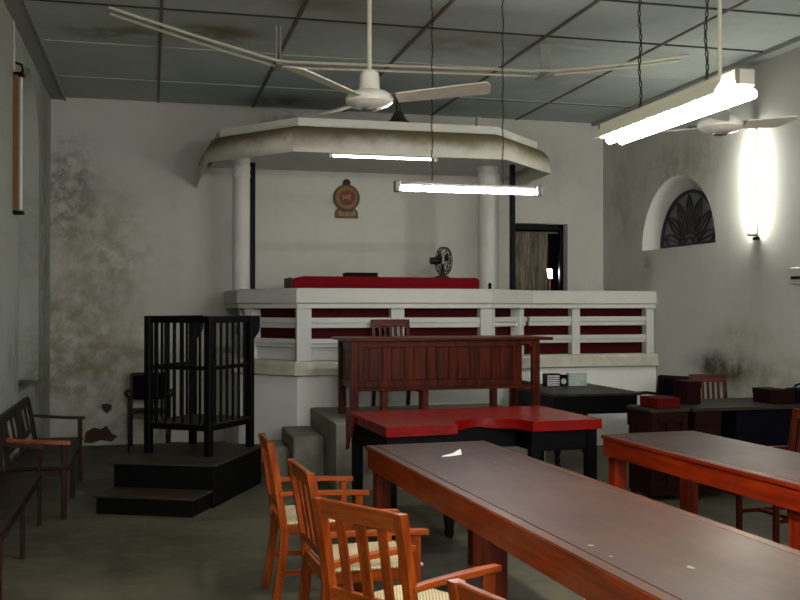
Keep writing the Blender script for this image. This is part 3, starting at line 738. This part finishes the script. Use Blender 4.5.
# ------------------------------------------------------------------ red covered table
rt = thing('red_topped_table', 'black table covered in glossy red cloth with a curved cut-out front', 'table', (2.33, 7.08, 0), R(3.5))
def red_outline(g=0):
    P = [(-.82-g, .53+g), (-.82-g, -.52-g), (-.30-g*.3, -.50-g)]
    for i in range(11):
        a = PI*i/10; P.append((-.02-.28*math.cos(a), -.47+.27*math.sin(a)-g*.3) if True else 0)
    P += [(.27, -.50-g), (.815+g, -.50-g), (.815+g, .53+g)]
    return P[::-1]
m = MB(); m.prism(red_outline(), .775, .793); 
m.build('cloth_top', 'red_cloth', rt)
m = MB(); out = red_outline(.004); n = len(out); inn = red_outline(-.004); zs = (.794, .735)
for i in range(n):
    j = (i+1) % n
    def zl(p): return .70 if p[1] < .3 else .70
    a, b = out[i], out[j]; c_, d_ = inn[i], inn[j]
    za = .728+.008*math.sin(a[0]*23+a[1]*17); zb_ = .728+.008*math.sin(b[0]*23+b[1]*17)
    m.quad((*a, .7935), (*b, .7935), (*b, zb_), (*a, za)); m.quad((*c_, .7935), (*d_, .7935), (*d_, zb_), (*c_, za))
    m.quad((*a, za), (*b, zb_), (*d_, zb_), (*c_, za)); m.quad((*a, .7935), (*b, .7935), (*d_, .7935), (*c_, .7935))
bmesh.ops.remove_doubles(m.bm, verts=m.bm.verts, dist=1e-4); m.build('cloth_edge', 'red_cloth', rt)
m = MB(); m.prism([(.53, .775), (.26, .775), (.34, .66), (.42, .60), (.46, .52), (.53, .50)], -.835, -.8245, Matrix(((0, 0, 1, 0), (1, 0, 0, 0), (0, 1, 0, 0), (0, 0, 0, 1)))); m.build('hanging_flap', 'red_cloth', rt)
m = bx(-.80, .80, -.05, .49, .755, .775, .002).box(-.80, -.32, -.46, -.05, .755, .775, .002).box(.30, .80, -.46, -.05, .755, .775, .002); m.build('table_board', 'black', rt)
for a, b, c_, d_ in ((-.79, .79, .455, .48), (-.79, -.33, -.45, -.425), (.31, .79, -.45, -.425), (-.33, .31, -.155, -.13)): bx(a, b, c_, d_, .57, .755, .004).build('apron', 'black', rt)
for a, b, c_, d_ in ((-.79, -.765, -.425, .455), (.765, .79, -.425, .455), (-.345, -.32, -.425, -.13), (.30, .325, -.425, -.13)): bx(a, b, c_, d_, .57, .755, .004).build('apron', 'black', rt)
for x, y in ((-.765, .445), (.765, .445), (-.765, -.425), (.765, -.425), (-.335, -.425), (.315, -.425)):
    MB().rings([[(x-h, y-h, z), (x+h, y-h, z), (x+h, y+h, z), (x-h, y+h, z)] for h, z in ((.019, 0), (.026, .03), (.024, .06), (.034, .16), (.036, .30), (.036, .755))]).build('leg', 'black', rt)

# ------------------------------------------------------------------ black side table
bt_ = thing('black_side_table', 'glossy black table with turned legs by the white platform', 'table', (4.24, 9.55, 0), R(0))
bx(-.47, .47, -.62, .62, .735, .765, .006).build('tabletop', 'ddesk_top', bt_)
for a, b, c_, d_ in ((-.43, .43, -.585, -.56), (-.43, .43, .56, .585), (-.43, -.405, -.56, .56), (.405, .43, -.56, .56)): bx(a, b, c_, d_, .56, .735, .004).build('apron', 'black', bt_)
for sx in (-1, 1):
    for sy in (-1, 1):
        x, y = sx*.40, sy*.555
        m = MB().lathe([(.022, 0), (.034, .02), (.036, .06), (.020, .09), (.034, .12), (.020, .15), (.034, .20), (.038, .26), (.024, .32), (.036, .345), (.024, .37), (.034, .40), (.03, .44)], (x, y, 0), 14); m.box(x-.038, x+.038, y-.038, y+.038, .44, .735, .004); m.build('leg', 'black', bt_)
ft = thing('letter_rack', 'dark slatted letter rack standing on the black side table', 'rack', (4.14, 9.86, .7655))
bx(-.075, .085, -.06, .06, .125, .135, .002).box(.075, .085, -.06, .06, 0, .125, .001).box(-.075, -.069, -.06, .06, 0, .125, .001).box(-.075, .085, .054, .06, 0, .125, .001).build('case', 'black', ft)
for i in range(5): bx(-.068, .074, -.058, .052, .008+i*.024, .018+i*.024, .001).build('shelf_paper', 'paper', ft)
jr = thing('small_desk_box', 'small dark cube with pale round face beside the letter rack', 'box', (4.275, 9.86, .7655))
bx(-.042, .042, -.03, .03, 0, .12, .004).build('case', 'navy', jr); MB().lathe([(.03, 0), (.03, .004), (.005, .005)], (-.005, -.03, .052), 18, Matrix.Rotation(R(90), 4, 'X')).build('face', 'greypaper', jr)
pc = thing('printed_carton', 'pale teal printed carton standing beside the letter rack', 'carton', (4.435, 9.87, .7655))
bx(-.105, .105, -.04, .04, 0, .135, .003).build('carton', 'greypaper', pc)
for z in (.03, .065, .10, .128): bx(-.10, .10 if z > .12 else -.02, -.043, -.0395, z-.005, z+.005, 0).build('printed_band', 'teal', pc)
bx(.03, .10, -.043, -.0395, .01, .06, 0).build('printed_band', 'teal', pc)

# ------------------------------------------------------------------ papers desk along the right
rd = thing('long_dark_desk', 'long dark desk with reddish panel and black cloth front standing along the smudged wall', 'desk', (5.05, 7.80, 0), R(2.0))
bx(-.70, .70, -.40, .36, .735, .765, .005).build('desk_top', 'ddesk_top', rd)
m = bx(-.67, -.42, -.37, -.345, .06, .735, .003).box(-.67, -.42, -.38, -.365, .62, .735, .003).box(-.67, -.42, -.38, -.365, .08, .16, .003)
m.build('front_panel', 'ddesk_x', rd)
bx(-.43, -.405, -.345, .33, .06, .735, .003).build('side_panel', 'ddesk_x', rd)
bx(-.26, .62, -.36, .30, .03, .735, .006).build('cloth_pedestal', 'navy', rd)
for x in (-.64, .66):
    for y in (-.33, .32): bx(x-.028, x+.028, y-.028, y+.028, 0, .735, .004).build('leg', 'ddesk_x', rd)
cb = thing('papers_cabinet', 'small mahogany cabinet with panelled front abutting the long dark desk', 'cabinet', (4.155, 7.60, 0), R(2.0))
bx(-.185, .185, -.20, .20, .735, .765, .005).build('cabinet_top', 'ddesk_top', cb)
bx(-.17, .175, -.165, .185, .05, .735, .004).build('carcass', 'ddesk_x', cb)
m = bx(-.17, -.115, -.19, -.165, .05, .735, .003).box(.12, .175, -.19, -.165, .05, .735, .003).box(-.115, .12, -.19, -.165, .65, .735, .003).box(-.115, .12, -.19, -.165, .05, .14, .003).box(-.02, .025, -.188, -.165, .14, .65, .003)
m.build('front_panel', 'ddesk_x', cb)
for x in (-.14, .145): 
    for y in (-.15, .15): bx(x-.02, x+.02, y-.02, y+.02, 0, .05, .002).build('foot', 'ddesk_x', cb)
D = lambda name, label, cat, x, y: thing(name, label, cat, (x, y, .767))
f = D('red_folder', 'bright red folder lying on the small mahogany cabinet', 'folder', 4.16, 7.56)
bx(-.11, .11, -.15, .15, 0, .006, .001).box(-.11, .11, -.15, .15, .078, .084, .001).box(-.11, -.104, -.15, .15, 0, .084, .001).build('cover', 'file_red', f)
bx(-.102, .10, -.14, .14, .0062, .0778, .001).build('pages', 'file_red', f)
f = D('maroon_file_box', 'tall dark maroon file box standing behind the red folder', 'file box', 4.575, 7.84)
bx(-.065, .065, -.12, .12, 0, .185, .004).build('box', 'file_brown', f); bx(-.068, .068, -.123, .123, .145, .195, .003).build('lid', 'file_brown', f)
f = D('maroon_file_box', 'low maroon file box lying on the dark desk close to the black bag', 'file box', 5.36, 7.72)
bx(-.12, .12, -.14, .14, 0, .10, .004).build('box', 'file_brown', f); bx(-.123, .06, -.143, .143, .07, .12, .003).build('lid', 'file_brown', f)
f = D('black_bag', 'black bag with a strap handle on the far end of the dark desk', 'bag', 5.61, 7.66)
bx(-.12, .12, -.13, .13, 0, .12, .03, seg=2).build('bag', 'navy', f); MB().tube([(-.09, 0, .115), (-.07, 0, .15), (0, 0, .165), (.07, 0, .15), (.09, 0, .115)], .010, 7).build('handle', 'black', f)
# chairs behind that desk
put_chair((5.42, 8.90), -106, 'brown slat-back chair between the dark desk and the smudged wall', src=ch, group='brown slat-back chairs').scale = (1, .78, 1.06)

def dark_armchair(label, loc, rz, tilt=0):
    o = thing('dark_armchair', label, 'chair', loc, rz, 'dark panel-back armchairs')
    for s_ in (-1, 1):
        y = s_*.20
        m = MB(); m.rings([[(x-.018, y-.016, z), (x+.018, y-.016, z), (x+.018, y+.016, z), (x-.018, y+.016, z)] for x, z in ((-.27, 0), (-.235, .2), (-.225, .42), (-.25, .65), (-.285, .84))]); m.build('leg', 'bench_z', o)
        m = MB(); m.rings([[(x-.018, y*1.1-.016, z), (x+.018, y*1.1-.016, z), (x+.018, y*1.1+.016, z), (x-.018, y*1.1+.016, z)] for x, z in ((.20, 0), (.21, .2), (.205, .42), (.20, .55), (.20, .622))]); m.build('leg', 'bench_z', o)
        m = MB(); m.tube([(-.245, y*1.06, .635), (-.1, y*1.2, .655), (.06, y*1.3, .652), (.18, y*1.25, .64), (.255, y*1.15, .615)], [.016, .018, .021, .022, .016], 8); m.build('armrest', 'bench_z', o)
        bx(-.23, .20, y-.012, y+.012, .37, .42, .003).build('seat_rail', 'bench_z', o); bx(-.235, .20, y-.009, y+.009, .16, .185, .003).build('stretcher', 'bench_z', o)
    bx(-.225, .225, -.215, .215, .42, .445, .006).build('seat', 'bench_y', o)
    MB().beam((-.238, 0, .54), (-.280, 0, .83), .37, .016, .003, up=(1, 0, 0)).build('backrest', 'navy', o)
    MB().beam((-.285, -.2, .825), (-.285, .2, .825), .03, .05, .005).build('top_rail', 'bench_z', o)
    return o
da = dark_armchair('dark panel-back armchair behind the railed dock against the stained wall', (-.02, 11.62, 0), R(-90))
dup(da, (5.38, 9.80, 0), R(-155), 'dark armchair with curved arm between the black side table and the smudged wall')
# chair tucked at the second long table
put_chair((4.47, 5.98), 184, 'red-brown armchair on the far side of the red-sided table, facing it', src=ch, group='brown slat-back chairs')

# ------------------------------------------------------------------ witness dock
A = R(-25); ex = Vector((math.cos(A), math.sin(A))); ey = Vector((-math.sin(A), math.cos(A)))
B = Vector((.50, 8.00))   # near corner of the upper step's top
wp = thing('dock_platform', 'dark wooden two-step platform carrying the railed dock', 'platform', (B.x, B.y, 0), A)
bx(-.925, .0, .0, 1.23, .33, .35, .004).build('upper_tread', 'platform_top', wp)
bx(-.89, -.03, .03, 1.20, 0, .33, .004).build('upper_riser', 'platform', wp)
ls = thing('dock_step', 'low dark wooden step in front of the dock platform', 'step', (B.x, B.y, 0), A)
bx(-.875, -.03, -.36, .015, .13, .148, .004).build('tread', 'platform_top', ls)
bx(-.85, -.055, -.335, .010, 0, .13, .004).build('riser', 'platform', ls)

FA = math.atan2(8.47-8.83, .465+.017); DKx = .61; DKy = .66
dkk = thing('railed_dock', 'black slatted dock enclosure open at its back on the dark platform', 'dock', (.468, 8.46, .352), FA)
Hd = 1.18
for x in (-DKx, 0):
    for y in (0, DKy): bx(x-.03, x+.03, y-.03, y+.03, 0, Hd, .005).build('post', 'black', dkk)
bx(-DKx-.01, .01, -.01, DKy+.01, .245, .272, .003).build('dock_floor', 'platform_top', dkk)
def panel(p, q, nb, bracket):
    p, q = Vector(p), Vector(q); d = (q-p).normalized()
    for z, h in ((Hd-.03, .06), (.74, .035), (.235, .05)):
        a, b = p+d*.03, q-d*.03
        if z > 1 and bracket: b = q+d*.15
        MB().beam((a.x, a.y, z), (b.x, b.y, z), .035, h, .004).build('rail', 'black', dkk)
    if bracket:
        nrm = Vector((-d.y, d.x)); mt = Matrix(((d.x, 0, nrm.x, q.x), (d.y, 0, nrm.y, q.y), (0, 1, 0, 0), (0, 0, 0, 1)))
        MB().prism([(.03, Hd-.06), (.15, Hd-.06), (.152, Hd-.10), (.135, Hd-.15), (.085, Hd-.185), (.05, Hd-.21), (.03, Hd-.26)], -.015, .015, mt, .002).build('scroll_bracket', 'black', dkk)
    L = (q-p).length
    for i in range(nb):
        c = p+d*(L*(i+1)/(nb+1)); MB().box(c.x-.010, c.x+.010, c.y-.010, c.y+.010, .25, Hd-.05, .003).build('bar', 'black', dkk)
panel((-DKx, 0), (0, 0), 6, False); panel((0, 0), (0, DKy), 6, True); panel((-DKx, 0), (-DKx, DKy), 6, True)

# ------------------------------------------------------------------ benches along the left wall
def settee(label, loc, L, arm_near='bench_o', arms=(1, 1), sx=1):
    o = thing('wooden_settee', label, 'bench', loc, 0, 'wooden settees along the damp wall'); D_ = .36
    ys = [.03, L/2, L-.03]
    for y in ys:
        end = y in (ys[0], ys[-1]); k = 0 if y == ys[0] else 1
        hasarm = end and arms[k]
        m = MB(); m.rings([[(x-.02, y-.02, z), (x+.02, y-.02, z), (x+.02, y+.02, z), (x-.02, y+.02, z)] for x, z in ((.0, 0), (.025, .2), (.03, .4), (.0, .6), (-.035, .77))]); m.build('leg', 'bench_z', o)
        bx(.405, .445, y-.02, y+.02, 0, .575 if hasarm else .37, .005).build('leg', 'bench_z' , o)
        if hasarm:
            mat = arm_near if k == 0 else 'bench_y'
            pts = [(-.01, .615, .016), (.12, .60, .018), (.27, .588, .022), (.40, .582, .028), (.47, .578, .026)]
            MB().rings([[(x, y-h, z-.013), (x, y+h, z-.013), (x, y+h*.9, z+.013), (x, y-h*.9, z+.013)] for x, z, h in pts]).build('armrest', mat, o)
            bx(.03, .41, y-.012, y+.012, .33, .375, .003).build('seat_rail', 'bench_z', o)
        else: bx(.03, .41, y-.012, y+.012, .33, .375, .003).build('seat_rail', 'bench_z', o)
    bx(.41, .438, .04, L-.04, .32, .378, .003).build('seat_rail', 'bench_y', o)
    bx(.02, .455, 0.0, L, .378, .40, .006).build('seat', 'bench_y', o)
    MB().beam((-.04, -.02, .745), (-.04, L+.02, .745), .028, .085, .006).build('top_rail', 'bench_y', o)
    MB().beam((.012, .05, .50), (.012, L-.05, .50), .02, .05, .004).build('back_rail', 'bench_y', o)
    n = int(L/.30)
    for i in range(1, n):
        y = L*i/n
        if abs(y-L/2) < .06: continue
        MB().beam((.008, y, .51), (-.028, y, .71), .05, .016, .003, up=(1, 0, 0)).build('back_slat', 'bench_z', o)
    if sx != 1:
        for c in kids(o):
            for v in c.data.vertices: v.co.x *= sx
    return o
settee('dark wooden settee with near arm coloured as if orange-lit, standing closest to the back wall', (-1.065, 7.88, 0), 1.80)
settee('darkest wooden settee cut off by the edge of the view, nearest along the damp wall', (-1.075, 5.70, 0), 2.04, 'bench_o', (0, 1), .66)

# pale flecks on the long table
spot(.111, -2.70, .011, 'pale oval fleck near the edge of the long table, larger of the close pair')
spot(.102, -2.86, .007, 'tiny pale fleck at the very border of the long table')
spot(.281, -3.06, .013, 'largest pale fleck, alone in the middle of the long table')
spot(.50, -.85, .009, 'lone pale fleck on the long table beyond the paper scrap')

# ------------------------------------------------------------------ camera, world, output
cam = bpy.data.cameras.new('camera'); co = bpy.data.objects.new('camera', cam); COL.objects.link(co)
cam.sensor_width = 36; cam.lens = 990/800*36; cam.clip_start = .05
co.location = (0, 0, 1.6); co.rotation_euler = (R(90.46), 0, R(-14.1)); S.camera = co
w = bpy.data.worlds.new('daylight'); S.world = w; w.use_nodes = True
bg = w.node_tree.nodes['Background']; bg.inputs[0].default_value = (1, .95, .84, 1); bg.inputs[1].default_value = .22
vs = S.view_settings; S.display_settings.display_device = 'sRGB'
vs.view_transform = 'Standard'; vs.look = 'None'; vs.gamma = 1; vs.use_curve_mapping = False; vs.exposure = 2.46
S.cycles.use_denoising = True; S.cycles.max_bounces = 8; S.cycles.diffuse_bounces = 5
